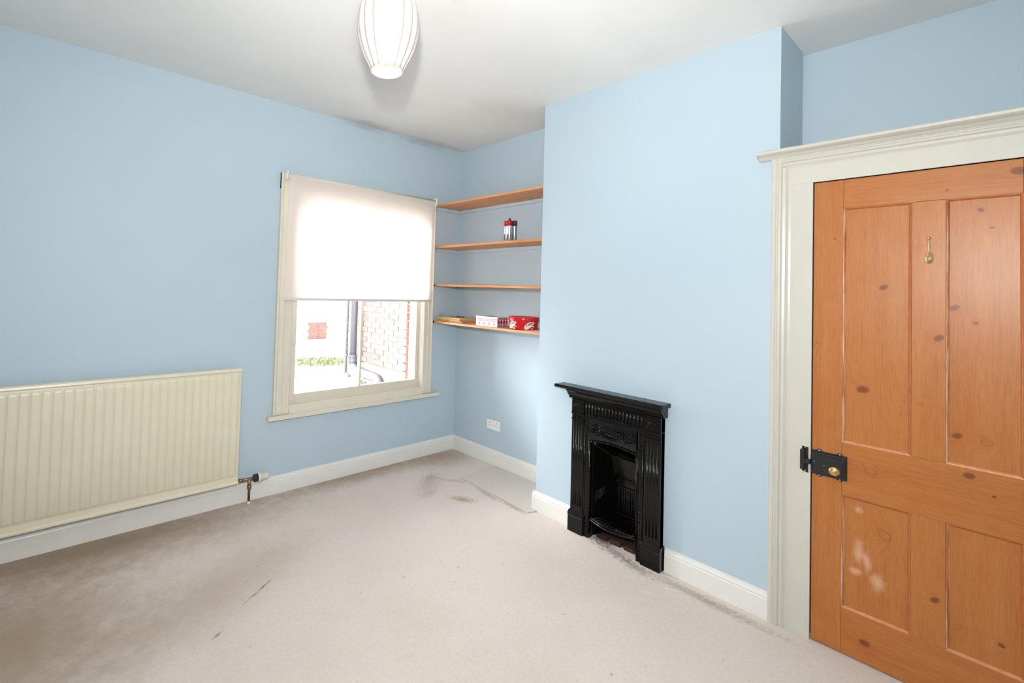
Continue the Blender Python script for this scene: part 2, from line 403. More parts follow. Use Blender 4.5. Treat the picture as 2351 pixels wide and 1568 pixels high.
# ------------------------------------------------------------------ room shell
H = 2.7; XB = -.362; YA = -1.207; YB = -2.525; XR2 = .048; XL = -3.62; YF = -3.95
WX0, WX1, WZ0, WZ1 = -1.60, -.39, .545, 2.10     # window opening
TH = .26
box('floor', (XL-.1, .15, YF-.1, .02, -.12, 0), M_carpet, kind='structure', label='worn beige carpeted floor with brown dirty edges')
box('ceiling', (XL-.1, .2, YF-.1, .05, H, H+.12), M_ceil, kind='structure', label='off-white ceiling with faint grey marks')
m = MB()
m.box(XL-.1, WX0, 0, TH, -.12, H+.1).box(WX1, .25, 0, TH, -.12, H+.1).box(WX0, WX1, 0, TH, -.12, WZ0).box(WX0, WX1, 0, TH, WZ1, H+.1)
m.build('wall_back', M_wallwin, kind='structure', label='pale blue wall holding the window and the radiator')
box('wall_alcove', (0, .25, YB+.02, 0, -.12, H+.1), M_wall, kind='structure', label='pale blue wall at the back of the shelved alcove')
FO0, FO1, FOZ = -1.635, -1.900, .575
m = MB(); m.box(XB, 0, YA, FO0, 0, H).box(XB, 0, FO1, YB, 0, H).box(XB, 0, FO0, FO1, FOZ, H).box(-.08, 0, FO0, FO1, 0, FOZ)
m.build('wall_chimney', M_wall, kind='structure', label='pale blue chimney breast projecting beside the alcove')
box('wall_right', (XR2, .25, YB+.02, YF-.1, -.12, H+.1), M_wall, kind='structure', label='pale blue wall set back above the pine door')
box('wall_left', (XL-.1, XL, YF, 0, -.12, H+.1), M_wall, kind='structure')
box('wall_front', (XL, XR2, YF-.1, YF, -.12, H+.1), M_wall, kind='structure')
box('wall_nib', (XB, XR2, YF, -3.49, 0, 2.08), M_wall, kind='structure')
# faint vertical pipe boxing line: moulded skirting boards
def skirt(name, a, b, n, label):
    """a,b plan ends on the wall face, n = inward normal"""
    prof = [(0, 0), (.018, 0), (.018, .090), (.013, .094), (.016, .100), (.013, .108), (.007, .112), (.007, .120), (0, .121)]
    a = Vector((*a, 0)); b = Vector((*b, 0)); n = Vector((*n, 0))
    m = MB(); m.prism([a+n*d+Vector((0, 0, z)) for d, z in prof], b-a)
    return m.build(name, M_skirt, kind='structure', label=label)
skirt('baseboard_back', (XL, 0), (0, 0), (0, -1), 'white moulded skirting board under the window wall')
skirt('baseboard_alcove', (0, 0), (0, YA), (-1, 0), 'white moulded skirting board at the back of the alcove')
skirt('baseboard_chimney_left', (XB, YA+.018), (XB, -1.506), (-1, 0), 'short white skirting board left of the black fireplace')
skirt('baseboard_chimney_right', (XB, -2.049), (XB, -2.502), (-1, 0), 'white skirting board between fireplace and door frame')
skirt('baseboard_chimney_return', (0, YA), (XB, YA), (0, 1), 'white skirting on the return of the chimney breast')
skirt('baseboard_left', (XL, 0), (XL, YF), (1, 0), None)
skirt('baseboard_front', (XL, YF), (XB, YF), (0, 1), None)
skirt('baseboard_nib', (XB, -3.49), (XB, YF), (-1, 0), None)

# ------------------------------------------------------------------ window
win = empty('window_1', (-1.0, 0, WZ0), 'cream painted wooden sash window with a narrow centre glazing bar', kind='structure')
def casing_prof(x_out, sgn):   # plan profile (x, y) from outer edge inwards
    w = [(0, 0), (0, -.030), (.010, -.032), (.016, -.026), (.020, -.020), (.045, -.020), (.050, -.025), (.056, -.020), (.090, -.018), (.094, -.022), (.100, -.022), (.104, -.014), (.108, 0)]
    return [(x_out+sgn*a, b) for a, b in w]
for xo, sg in ((-1.707, 1), (-.309, -1)):
    m = MB(); wf = 1.14 if sg > 0 else .90
    m.prism([(xo+(x-xo)*wf, y, .54) for x, y in casing_prof(xo, sg)], (0, 0, 2.215-.54)); m.build('side_casing', M_wincream, win)
m = MB(); m.box(-1.707, -.309, 0, -.022, 2.10, 2.215); m.build('head_casing', M_wincream, win, .002)
box('window_board', (-1.745, -.228, 0, -.052, .508, .538), M_wincream, win, .004)
m = MB(); m.prism([(-1.59, 0, .538), (-1.59, -.030, .538), (-1.59, -.018, .580), (-1.59, -.010, .592), (-1.59, .03, .592), (-1.59, .03, .538)], (1.19, 0, 0)); m.build('bottom_staff_bead', M_wincream, win)
# lining of the opening
m = MB(); m.box(WX0, WX0+.018, 0, .18, WZ0, WZ1).box(WX1-.018, WX1, 0, .18, WZ0, WZ1).box(WX0, WX1, 0, .18, WZ1-.02, WZ1).box(WX0, WX1, .02, .20, WZ0-.0, WZ0+.03)
m.build('box_frame', M_wincream, win, .002)
SX0, SX1 = -1.575, -.405
def sash(name, y, z0, z1, zb, zt, thin):
    s = empty(name, (-1., y, z0)); s.parent = win; s.location = Vector((-1., y, z0))-wloc(win)
    m = MB(); m.box(SX0, SX0+.047, y-.018, y+.018, z0, z1).box(SX1-.030, SX1, y-.018, y+.018, z0, z1).box(SX0+.047, SX1-.030, y-.018, y+.018, z0, zb).box(SX0+.047, SX1-.030, y-.018, y+.018, zt, z1)
    m.build('sash_frame', M_wincream, s, .003)
    m = MB(); m.prism([(-.990, y-.016, zb), (-.983, y-.018, zb), (-.976, y-.016, zb), (-.971, y, zb), (-.976, y+.016, zb), (-.990, y+.016, zb), (-.995, y, zb)], (0, 0, zt-zb)); m.build('glazing_bar', M_wincream, s)
    MB().box(SX0+.04, -.985, y-.002, y+.002, zb-.006, zt+.006).build('pane', M_glass, s)
    MB().box(-.981, SX1-.025, y-.002, y+.002, zb-.006, zt+.006).build('pane', M_glass, s)
sash('lower_sash', .06, .583, 1.40, .655, 1.36, False)
sash('upper_sash', .105, 1.36, 2.08, 1.40, 2.00, False)
m = MB()
for k in range(22):
    z = .55+k*.075
    m.box(WX1-.045, WX1+.06, .185, TH+.005, z, z+.065)
m.build('brick_reveal', M_redbrick, win)
box('stone_sill', (WX0-.1, WX1+.1, .17, TH+.06, .47, .545), M_paving, win, .005)

# roller blind
bl = empty('roller_blind', (-1.02, -.045, 2.19), 'white translucent roller blind pulled halfway down over the window', 'blind')
MB().tube([(-1.672, -.045, 2.192), (-.345, -.045, 2.192)], .019, 20).build('roller_tube', M_wincream, bl)
MB().grid([[(x, y, z) for x in [-1.664+i*(1.312/12) for i in range(13)]] for y, z in [(-.0645, 2.192), (-.063, 2.15), (-.058, 2.0), (-.054, 1.7), (-.052, 1.34)]]).build('blind_fabric', M_fabric, bl)
box('bottom_bar', (-1.666, -.350, -.058, -.048, 1.326, 1.345), plain('blind_bar_white', srgb(214, 212, 206), .4, var=.01), bl, .003)
for x in (-1.683, -.338):
    m = MB(); m.box(x-.0025, x+.0025, -.072, -.022, 2.160, 2.222).tube([(x-.006, -.045, 2.192), (x+.006, -.045, 2.192)], .024, 18); m.build('end_bracket', M_whitepl, bl)
m = MB(); m.tube([(-.345, -.030, 2.18), (-.344, -.028, 1.9), (-.343, -.028, 1.45)], .0012, 6); m.build('pull_cord', M_whitepl, bl)
m = MB(); m.box(-.352, -.338, -.040, -.022, 1.395, 1.42).ball((-.345, -.04, 1.41), .006, 8); m.build('cord_cleat', M_wincream, bl)

# ------------------------------------------------------------------ radiator
rad = empty('radiator', (-2.6, -.06, .157), 'long cream fluted panel radiator on the wall left of the window', 'radiator')
rx0, rx1 = -3.36, -1.948; yf = -.088
pitch = (rx1-rx0-.03)/31
cols = []; nx = 31*8
def depth(x, z):
    u = ((x-rx0-.015)/pitch) % 1.0
    if x < rx0+.015 or x > rx1-.015: return 0
    fl = min(1., max(0., (abs(u-.0) if u < .5 else 1-u)/.13))
    fl = fl*fl*(3-2*fl)
    zt = .866; e = min(1, max(0, (z-.205)/.02))*min(1, max(0, (zt-z)/.018)); e = e*e*(3-2*e)
    return -.0105*fl*e
zs = [.180, .200, .206, .212, .218, .226, .5, .840, .848, .854, .860, .866, .870, .876]
xs = [rx0]+[rx0+.015+(rx1-rx0-.03)*i/nx for i in range(nx+1)]+[rx1]
m = MB(); m.grid([[(x, yf+depth(x, z), z) for x in xs] for z in zs]); m.build('front_panel', M_rad, rad)
m = MB(); m.box(rx0, rx1, yf+.001, -.055, .168, .868); m.build('back_panel', M_rad, rad, .003)
m = MB(); m.prism([(rx0+.0, -.100, .873), (rx0, -.103, .878), (rx0, -.101, .888), (rx0, -.094, .894), (rx0, -.060, .894), (rx0, -.050, .887), (rx0, -.050, .873)], (rx1-rx0, 0, 0)); m.build('top_rail', M_rad, rad)
m = MB(); m.prism([(rx0, -.088, .182), (rx0, -.096, .180), (rx0, -.104, .172), (rx0, -.104, .164), (rx0, -.094, .157), (rx0, -.06, .157), (rx0, -.055, .182)], (rx1-rx0+.004, 0, 0)); m.build('bottom_rail', M_rad, rad)
m = MB(); m.prism([(rx1-.001, -.104, .165), (rx1-.001, -.055, .165), (rx1-.001, -.05, .89), (rx1-.001, -.092, .89), (rx1-.001, -.092, .2)], (.004, 0, 0)); m.build('end_seam', M_rad, rad)
for x in (-3.15, -2.15):
    box('wall_bracket', (x-.02, x+.02, -.056, 0, .25, .80), M_rad, rad)
vy = -.064; vz = .153
m = MB(); m.tube([(rx1-.015, vy, vz+.016), (-1.915, vy, vz+.012)], .008, 12).tube([(-1.930, vy, vz+.012), (-1.905, vy, vz+.010)], .0125, 6); m.build('union_nut', M_brassold, rad)
m = MB(); m.tube([(-1.912, vy, vz+.009), (-1.832, vy, vz+.007)], [.0105, .012], 14).tube([(-1.861, vy, vz+.006), (-1.861, vy, .118)], .0125, 12).tube([(-1.861, vy, .122), (-1.861, vy, .100)], .0145, 6); m.build('valve_body', M_brassold, rad)
m = MB(); m.tube([(-1.861, vy, .11), (-1.861, vy, .016)], .0078, 12); m.build('copper_tail_pipe', M_copper, rad, label='short tarnished copper pipe dropping into the carpet')
m = MB(); m.tube([(-1.861, vy, .020), (-1.861, vy, 0)], .0095, 12); m.build('pipe_collar', M_whitepl, rad, label='white painted foot of the copper pipe')
m = MB(); m.tube([(-1.834, vy, vz+.007), (-1.826, vy, vz+.007), (-1.820, vy, vz+.007), (-1.808, vy, vz+.007)], [.022, .027, .022, .027], 20); m.build('black_ring', M_blackpl, rad)
vh = MB(); vh.tube([(-1.809, vy, vz+.007), (-1.804, vy, vz+.007), (-1.794, vy, vz+.007), (-1.792, vy, vz+.007), (-1.745, vy, vz+.007), (-1.737, vy, vz+.007)], [.0285, .030, .030, .0265, .021, .016], 24); vh.build('thermostatic_head', M_valvehead, rad, label='cream thermostatic valve head on black ring')

# ------------------------------------------------------------------ door, frame
M_pz = [pine('pine_upright_%s' % 'abc'[i], 'z', knots=False, seed=i*3.1) for i in range(3)]
trim = empty('trim_1', (XB, -2.57, 0), 'cream moulded architrave with projecting head around the pine door', kind='structure')
def arch_prof():  # (distance from outer edge, protrusion)
    return [(0, 0), (0, .020), (.006, .026), (.016, .026), (.019, .022), (.024, .022), (.028, .027), (.036, .024), (.040, .016), (.050, .013), (.056, .017), (.062, .012), (.070, .0095), (.147, .0095), (.147, 0)]
m = MB(); m.prism([(XB-d, -2.500-a, 0) for a, d in arch_prof()], (0, 0, 2.086)); m.build('left_jamb', M_gloss, trim)
m = MB(); m.prism([(XB-d, -3.492+a, 0) for a, d in arch_prof()], (0, 0, 2.086)); m.build('right_jamb', M_gloss, trim)
m = MB(); m.prism([(XB-d-.0015, -2.5005, 2.092-a*.94) for a, d in arch_prof()], (0, -.991, 0)); m.build('head', M_gloss, trim)
m = MB(); m.prism([(x, -2.452, z) for x, z in [(XB, 2.112), (XB-.070, 2.112), (XB-.075, 2.107), (XB-.072, 2.098), (XB-.060, 2.093), (XB-.045, 2.090), (XB-.034, 2.082), (XB-.026, 2.078), (XB, 2.078)]], (0, -1.088, 0)); m.build('head_cap', M_gloss, trim)
m = MB(); m.box(XB+.001, XR2, YB-.002, -3.49, 2.09, 2.105); m.build('cupboard_top', M_gloss, trim)
m = MB(); m.box(XB+.05, XB+.06, YB, -3.49, 0, 2.09); m.build('rebate_stop', M_gap, trim)
kp = empty('lock_keeper', (XB-.012, -2.632, .757)); kp.parent = trim; kp.location = Vector((XB-.012, -2.632, .757))-wloc(trim); kp['label'] = 'black iron keeper screwed to the door frame'
m = MB(); m.prism([(XB-.0096, -2.618, .704), (XB-.0096, -2.640, .700), (XB-.0096, -2.640, .808), (XB-.0096, -2.618, .811)], (-.003, 0, 0)); m.box(XB-.034, XB-.010, -2.616, -2.630, .716, .799); m.box(XB-.033, XB-.012, -2.628, -2.650, .744, .762)
m.build('keeper_case', M_ironmatt, kp, .0012)
for z in (.806, .707): MB().ball((XB-.0135, -2.629, z), .0032, 8, (.5, 1, 1)).build('screw', M_steel, kp)

door = empty('door_1', (XB, DOOR_Y, 0), 'stripped orange pine four-panel door with black rim lock', kind='structure')
DY0, DY1, DZ0, DZ1 = -2.650, -3.318, .006, 1.951
xf, xb = XB-.0005, XB+.038
ysL, ysR = -2.747, -3.216; mL, mR = -2.947, -3.037
zb, zl0, zl1, zt = .188, .644, .858, 1.832
def door_part(name, y0, y1, z0, z1, axis, seed, x0=xf, knots=True, wear=False, bev=.0012):
    mt = pine('pine_'+name+'_%d' % int(seed*10), axis, seed=seed, knots=knots, ysp=(min(y0, y1), max(y0, y1), z0, z1), pale_wear=wear, tint=(1, 1, 1) if axis == 'z' else (.98, .96, .95))
    return MB().box(x0, xb if x0 == xf else xb-.012, y0, y1, z0, z1).build(name, mt, door, bev)
door_part('stile', DY0, ysL, DZ0, DZ1, 'z', 1.3)
door_part('stile', ysR, DY1, DZ0, DZ1, 'z', 2.2)
door_part('rail', ysL-.0005, ysR+.0005, zt, DZ1, 'y', 3.1)
door_part('rail', ysL-.0005, ysR+.0005, zl0, zl1, 'y', 4.4)
door_part('rail', ysL-.0005, ysR+.0005, DZ0, zb, 'y', 5.2)
door_part('muntin', mL-.0005, mR+.0005, zl1+.0005, zt-.0005, 'z', 6.1)
door_part('muntin', mL-.0005, mR+.0005, zb+.0005, zl0-.0005, 'z', 7.3)
M_bead = bead_mat()
M_beadplain = plain('door_bead', srgb(176, 102, 50), .4, var=.12, scale=30)
M_beadpale = plain('door_bead_pale', srgb(204, 140, 96), .4, var=.12, scale=40)
for k, (a, b, c, d) in enumerate([(ysL, mL, zl1, zt), (mR, ysR, zl1, zt), (ysL, mL, zb, zl0), (mR, ysR, zb, zl0)]):
    door_part('panel', a, b, c, d, 'z', 8.5+k*1.7, x0=XB+.0085, wear=(k == 2), bev=0)
    w = .0085
    def bead(p, q, inn):
        p, q, inn = Vector(p), Vector(q), Vector(inn)
        m = MB(); m.prism([p, p+Vector((-.0075, 0, 0)), p+Vector((-.0068, 0, 0))+inn*.003, p+Vector((-.004, 0, 0))+inn*.006, p+inn*.0085], q-p); return m
    x = XB+.0085
    bead((x, a, c), (x, a, d), (0, -1, 0)).build('bead', M_bead, door)
    bead((x, b, c), (x, b, d), (0, 1, 0)).build('bead', M_beadplain, door)
    bead((x, a, d), (x, b, d), (0, 0, -1)).build('bead', M_beadplain, door)
    bead((x, a, c), (x, b, c), (0, 0, 1)).build('bead', M_beadpale, door)
# rim lock
lk = empty('rim_lock', (XB-.001, -2.706, .753)); lk.parent = door; lk.location = Vector((XB-.001, -2.706, .753))-wloc(door); lk['label'] = 'black cast iron rim lock with round brass knob'
l0, l1, lz0, lz1 = -2.650, -2.765, .702, .803
pl = []
def lug(yc, z, s): return [(yc+.014, z), (yc+.008, z+s*.003), (yc+.004, z+s*.008), (yc-.004, z+s*.008), (yc-.008, z+s*.003), (yc-.014, z)]
pts = [(l0, lz1)]+lug(-2.676, lz1, 1)+lug(-2.742, lz1, 1)+[(l1, lz1), (l1, lz0)]+lug(-2.742, lz0, -1)[::-1]+lug(-2.676, lz0, -1)[::-1]+[(l0, lz0)]
m = MB(); m.prism([(xf-.0002, y, z) for y, z in pts], (-.004, 0, 0))
m.prism([(xf-.004, l0, lz0+.004), (xf-.004, l1+.003, lz0+.004), (xf-.004, l1+.003, lz1-.006), (xf-.004, l0, lz1-.006)], (-.012, 0, 0)); m.build('lock_case', M_ironmatt, lk, .0025)
m = MB(); m.box(xf-.019, xf-.015, l0-.005, l1+.011, lz0+.012, lz1-.020); m.build('lock_cover', M_ironmatt, lk, .0015)
m = MB()
for (y, z, r) in [(-2.672, .775, .006), (-2.680, .768, .005), (-2.666, .765, .004), (-2.690, .76, .004), (-2.672, .745, .004), (-2.665, .735, .003), (-2.684, .735, .004), (-2.7, .775, .003), (-2.745, .785, .003)]:
    m.tube([(xf-.018, y+math.cos(a)*r, z+math.sin(a)*r) for a in [i*.8 for i in range(7)]], .0010, 6)
m.build('cast_scrollwork', M_ironmatt, lk)
for y, z in ((-2.676, lz1+.001), (-2.742, lz1+.001), (-2.676, lz0-.001), (-2.742, lz0-.001)):
    MB().ball((xf-.005, y, z), .0038, 8, (.5, 1, 1)).build('screw', M_steel, lk)
for y, z in ((-2.661, .757), (-2.694, .748)):
    MB().ball((xf-.0195, y, z), .0024, 8, (.5, 1, 1)).build('screw', M_steel, lk)
MB().lathe((xf-.019, -2.731, .742), [(.0, 0), (.008, 0), (.008, -.010), (.012, -.014), (.0175, -.020), (.019, -.026), (.0175, -.031), (.010, -.035), (.004, -.0355), (.003, -.0375), (0, -.038)], 'x', 28).build('knob', M_brass, lk, label='round brass knob')
# coat hook
hk = empty('coat_hook', (XB-.001, -2.994, 1.64)); hk.parent = door; hk.location = Vector((XB-.001, -2.994, 1.64))-wloc(door); hk['label'] = 'small brass coat hook on the upper muntin'
hy = -2.994
MB().lathe((xf-.0005, hy, 1.614), [(0, 0), (.0100, -.0002), (.0110, -.001), (.0095, -.003), (.005, -.0050), (0, -.0058)], 'x', 24, sc=(1, 2.0)).build('backplate', M_brassp, hk)
m = MB(); m.tube([(xf-.003, hy, 1.606), (xf-.010, hy, 1.597), (xf-.016, hy, 1.600), (xf-.014, hy, 1.612), (xf-.008, hy, 1.632), (xf-.009, hy, 1.660), (xf-.018, hy, 1.684)], [.0018, .0020, .0020, .0022, .0026, .0030, .0026], 10)
m.ball((xf-.019, hy, 1.688), .0055, 12); m.ball((xf-.016, hy, 1.602), .0030, 10); m.build('hook_arm', M_brass, hk)

# ------------------------------------------------------------------ fireplace
fp = empty('fireplace', (XB, -1.766, 0), 'small black cast iron bedroom fireplace with mantel shelf on the chimney breast', 'fireplace')
FL, FR = -1.497, -2.034; XF = -.402
def fpart(m, name, bevel=0., mat=None, smooth=False, parent=fp, label=None): return m.build(name, mat or M_iron, parent, bevel, smooth=smooth, label=label)
m = MB(); m.prism([(x, -1.402, z) for x, z in [(XB, .852), (XF-.045, .852), (XF-.052, .855), (XF-.056, .860), (XF-.062, .862), (XF-.062, .866), (XF-.056, .870), (XF-.052, .874), (XB, .874)]], (0, -.660, 0)); fpart(m, 'mantel_shelf', .0015)
for y in (-1.50, -1.93): MB().tube([(XB-.012, y, .870), (XB-.012, y, .8752)], .005, 10).build('shelf_bolt', M_soot, fp)
m = MB()  # cove under the shelf
prof = [(XB, .855), (XF-.046, .855), (XF-.044, .846), (XF-.036, .840), (XF-.030, .828), (XF-.022, .818), (XF-.012, .812), (XF-.012, .802), (XF-.004, .796), (XB, .796)]
m.prism([(x, FL+.018, z) for x, z in prof], (0, (FR-.014)-(FL+.018), 0)); fpart(m, 'cornice')
m = MB(); m.box(XB, XF+.004, FL, FR, .575, .80).box(XB, XF+.004, FL, FO0+.012, 0, .575).box(XB, XF+.004, FO1-.006, FR, 0, .575); fpart(m, 'surround_plate')
for (a, b) in ((FL, -1.582), (-1.946, FR)):
    s = 1
    m = MB(); m.box(XB, XF-.004, a, b, .10, .715); fpart(m, 'pilaster', .003)
    m = MB(); n = 4; w = (a-b)/(n+1)
    for k in range(n):
        y = a-w*(k+1); m.tube([(XF-.0015, y, .16), (XF-.0015, y, .66)], .0058, 8)
    fpart(m, 'reeding')
    m = MB(); m.box(XB, XF-.010, a, b, .672, .680).box(XB, XF-.012, a, b, .706, .716).box(XB, XF-.008, a, b, .716, .796); fpart(m, 'capital', .002)
    m = MB(); random.seed(5)
    yc = (a+b)/2
    for sy in (-1, 1):
        m.tube([(XF-.010, yc+sy*(.006+.026*t), .745+.018*math.sin(t*5)) for t in [i/8 for i in range(9)]], .0028, 6)
        m.tube([(XF-.010, yc+sy*(.022+.012*math.cos(q)), .768+.009*math.sin(q)) for q in [i*.6 for i in range(9)]], .0022, 6)
    m.ball((XF-.010, yc, .760), .008, 10, (.6, 1, 1)); m.ball((XF-.010, yc, .690), .005, 8); m.ball((XF-.010, yc+.02, .692), .004, 8); m.ball((XF-.010, yc-.02, .692), .004, 8)
    for k in range(5): m.ball((XF-.012, a-.012-k*(a-b-.024)/4, .782), .0035, 6)
    fpart(m, 'capital_ornament')['kind'] = 'stuff'
    m = MB(); m.prism([(x, a+.008, z) for x, z in [(XB, 0), (XF-.016, 0), (XF-.016, .092), (XF-.020, .100), (XF-.018, .110), (XF-.012, .118), (XF-.004, .124), (XB, .124)]], (0, b-a-.016, 0)); fpart(m, 'plinth_block', .0015)
for (a, b) in ((-1.584, -1.622), (-1.908, -1.944)):
    m = MB(); m.box(XB, XF-.001, a, b, .0, .70); y = (a+b)/2
    m.tube([(XF-.002, a-.005, .02), (XF-.002, a-.005, .70)], .004, 8).tube([(XF-.002, b+.005, .02), (XF-.002, b+.005, .70)], .004, 8)
    fpart(m, 'inner_strip')
    bm_ = None
    for k in range(30):
        z = .06+k*.0215
        if bm_ is None:
            o = MB().ball((XF-.002, y, z), .0045, 8).build('bead', M_iron, fp, origin=(XF-.002, y, z)); bm_ = o
        else:
            c = bm_.copy(); COL.objects.link(c); c.location.z += (z-(.06)); 
# frieze
m = MB(); m.box(XB, XF-.003, -1.584, -1.944, .700, .796); 
for k in range(17): 
    y = -1.596-k*.0210; h = .712+.012*math.sin(math.pi*k/16)
    m.tube([(XF-.004, y, h+.006), (XF-.004, y, .790)], .0055, 6)
    m.ball((XF-.006, y, h), .0042, 6)
fpart(m, 'fluted_frieze')
# hood with oval relief
yc = -1.765
m = MB(); rows = []
for i in range(9):
    z = .570+i*.0165; r = []
    for j in range(17):
        u = j/16; y = -1.622+(-1.908+1.622)*u
        zz = z+(.018*math.sin(math.pi*u))*(1-i/8); r.append((XF-.002-.016*math.sin(math.pi*i/8)**.7-.004*math.sin(math.pi*u), y, zz))
    rows.append(r)
m.grid(rows); fpart(m, 'hood_plate')
m = MB(); XH = XF-.027
def ell(cy, cz, ry, rz, a0=0, a1=2*math.pi, n=28, x=XH): return [(x, cy+ry*math.cos(a0+(a1-a0)*i/n), cz+rz*math.sin(a0+(a1-a0)*i/n)) for i in range(n+1)]
m.tube(ell(yc, .640, .072, .028), .0048, 8).tube(ell(yc, .640, .060, .020), .0026, 6)
for sy in (-1, 1):
    for (dy, dz, r0) in [(.098, .650, .020), (.088, .620, .014), (.118, .630, .014), (.108, .672, .012), (.125, .662, .010)]:
        m.tube([(XH+.004, yc+sy*(dy+(r0*(1-i/14))*math.cos(i*.75)), dz+(r0*(1-i/14))*math.sin(i*.75)) for i in range(13)], [.0034*(1-i/18) for i in range(13)], 7)
    m.tube([(XH+.002, yc+sy*(.03+.05*t), .668+.012*math.sin(t*4)) for t in [i/8 for i in range(9)]], .0030, 6)
random.seed(9)
for k in range(11):
    m.ball((XH-.001, yc-.045+k*.009, .640+.006*math.sin(k*1.9)), .0040, 7, (.7, 1, 1.2))
for k in range(9): m.ball((XH+.001, yc-.05+k*.0125, .676-.0003*(k-4)**2), .0035, 6)
fpart(m, 'oval_cartouche', label='raised oval scrollwork ornament above the fire opening')
m = MB(); m.tube([(XF-.006, -1.622+(-1.908+1.622)*i/16, .566+.018*math.sin(math.pi*i/16)) for i in range(17)], .005, 8)
for k in range(8): m.ball((XF-.011, -1.640-k*.036, .570+.018*math.sin(math.pi*(k+.5)/8)), .0042, 7)
m.tube([(XF-.004, -1.906, .565), (XF-.004, -1.906, .06)], .0035, 8).tube([(XF-.004, -1.624, .565), (XF-.004, -1.624, .06)], .0035, 8)
fpart(m, 'arch_lip')
# interior
xi = -.205
lf, lb, rf, rb = -1.638, -1.690, -1.897, -1.850
def tri(m, pts): m.poly(pts); return m
m = MB(); m.prism([(XF+.012, lf, .02), (XF+.012, lf, .555), (xi-.05, lb+.008, .470), (xi, lb, .30), (xi, lb, .02)], (0, .003, 0)); fpart(m, 'left_cheek')
m = MB(); m.prism([(XF+.012, rf, .02), (XF+.012, rf, .555), (xi-.05, rb-.008, .470), (xi, rb, .30), (xi, rb, .02)], (0, -.003, 0)); fpart(m, 'right_cheek')
m = MB(); m.tube([(XF+.010, lf-.002, .553), (xi-.05, lb+.004, .470), (xi-.05, rb-.004, .470), (XF+.010, rf+.002, .500), (XF+.010, rf+.002, .553)], .004, 8); fpart(m, 'throat_lip')
m = MB(); m.prism([(xi-.055, lb+.012, .468), (xi-.055, rb-.012, .468), (xi-.03, rb-.004, .36), (xi-.03, lb+.004, .36)], (.006, 0, 0)); fpart(m, 'canopy_plate')
m = MB(); m.box(xi, xi+.01, lb+.004, rb-.004, .02, .375); fpart(m, 'fireback')
m = MB()
m.tube([(xi-.004, lb-.018, .09), (xi-.004, lb-.018, .275), (xi-.004, lb-.026, .287), (xi-.004, rb+.026, .287), (xi-.004, rb+.018, .275), (xi-.004, rb+.018, .09)], .004, 6)
for k in range(7):
    y = lb-.034-k*.0153; m.tube([(xi-.003, y, .10), (xi-.003, y, .27)], .004, 6)
for rr in (.030, .042, .054, .066): m.tube([(xi-.010-(rr*.3), (lb+rb)/2+.075*math.cos(a), .300+rr*math.sin(a)) for a in [math.pi*i/12 for i in range(13)]], .003, 6)
fpart(m, 'fireback_relief')
for k in range(4):
    t = .010*k
    a = Vector((XF+.022, lf-.005, .255-t*1.3)); b = Vector((xi-.012, lb-.003, .345-t*1.3))
    MB().tube([a, b], .0036, 8).build('cheek_rib', M_iron, fp)
    a = Vector((XF+.022, rf+.005, .255-t*1.3)); b = Vector((xi-.012, rb+.003, .345-t*1.3))
    MB().tube([a, b], .0036, 8).build('cheek_rib', M_iron, fp)
gr = empty('grate', (XF+.06, yc, .09)); gr.parent = fp; gr.location = Vector((XF+.06, yc, .09))-wloc(fp)
def bow(u): return XF-.002-.040*math.sin(math.pi*u)
m = MB(); pts = [(bow(i/16), lf+.012+(rf-lf-.024)*i/16, .115) for i in range(17)]
m.tube(pts, .0060, 8); m.tube([(x+.006, y, z+.010) for x, y, z in pts], .0035, 6); m.build('front_rim', M_iron, gr)
m = MB(); m.box(xi-.015, xi, lb, rb, .105, .130); m.build('back_rim', M_iron, gr, .002)
for k in range(11):
    u = (k+.7)/11.5; y = lf+.012+(rf-lf-.024)*u
    MB().tube([(bow(u)+.004, y, .118), (xi-.01, lb-.006+(rb-lb+.012)*u, .120)], .0048, 6).build('grate_bar', M_iron, gr)
m = MB(); m.box(XB+.03, xi, FO0-.002, FO1+.002, 0, .010)
m.build('hearth_slab', M_firebrick, fp, label='red brick patch under the grate')
m = MB()
for k in range(3): m.box(XB+.01, XB+.05, -1.642-k*.085, -1.712-k*.085+.006*k, .0, .022+.004*(k%2))
m.build('hearth_brick', M_firebrick, fp, .003)
m = MB(); m.box(-.092, -.0805, FO0-.001, FO1+.001, .012, .574).box(XB+.001, -.092, FO0-.0005, FO0-.002, .012, .574).box(XB+.001, -.092, FO1+.0005, FO1+.002, .012, .574).box(XB+.001, -.092, FO0-.002, FO1+.002, .572, .5745); m.build('flue_lining', M_soot, fp)

# ------------------------------------------------------------------ lamp shade pendant
LX, LY = -1.975, -1.694
pd = empty('pendant_lamp', (LX, LY, 2.25), 'lit white ribbed tulip pendant lamp hanging from the ceiling', 'lamp')
prof = [(.062, 2.262), (.071, 2.28), (.090, 2.315), (.106, 2.355), (.116, 2.40), (.119, 2.44), (.114, 2.49), (.100, 2.54), (.078, 2.58), (.052, 2.605), (.022, 2.615)]
m = MB(); seg = 16*8; rows = []
for r, z in prof:
    row = []
    for k in range(seg+1):
        a = 2*math.pi*(k % seg)/seg; u = (a*16/(2*math.pi)) % 1
        lobe = abs(math.sin(math.pi*u))**.6
        amp = .13 if r > .03 else .03
        rr = r*(1-amp+amp*lobe) if z > 2.265 else r*(.97+.03*lobe)
        row.append((LX+rr*math.cos(a), LY+rr*math.sin(a), z))
    rows.append(row)
m.grid(rows); bmesh.ops.remove_doubles(m.bm, verts=m.bm.verts, dist=1e-5)
sh = m.build('shade', M_shade, pd)
so = sh.modifiers.new('thick', 'SOLIDIFY'); so.thickness = .0025
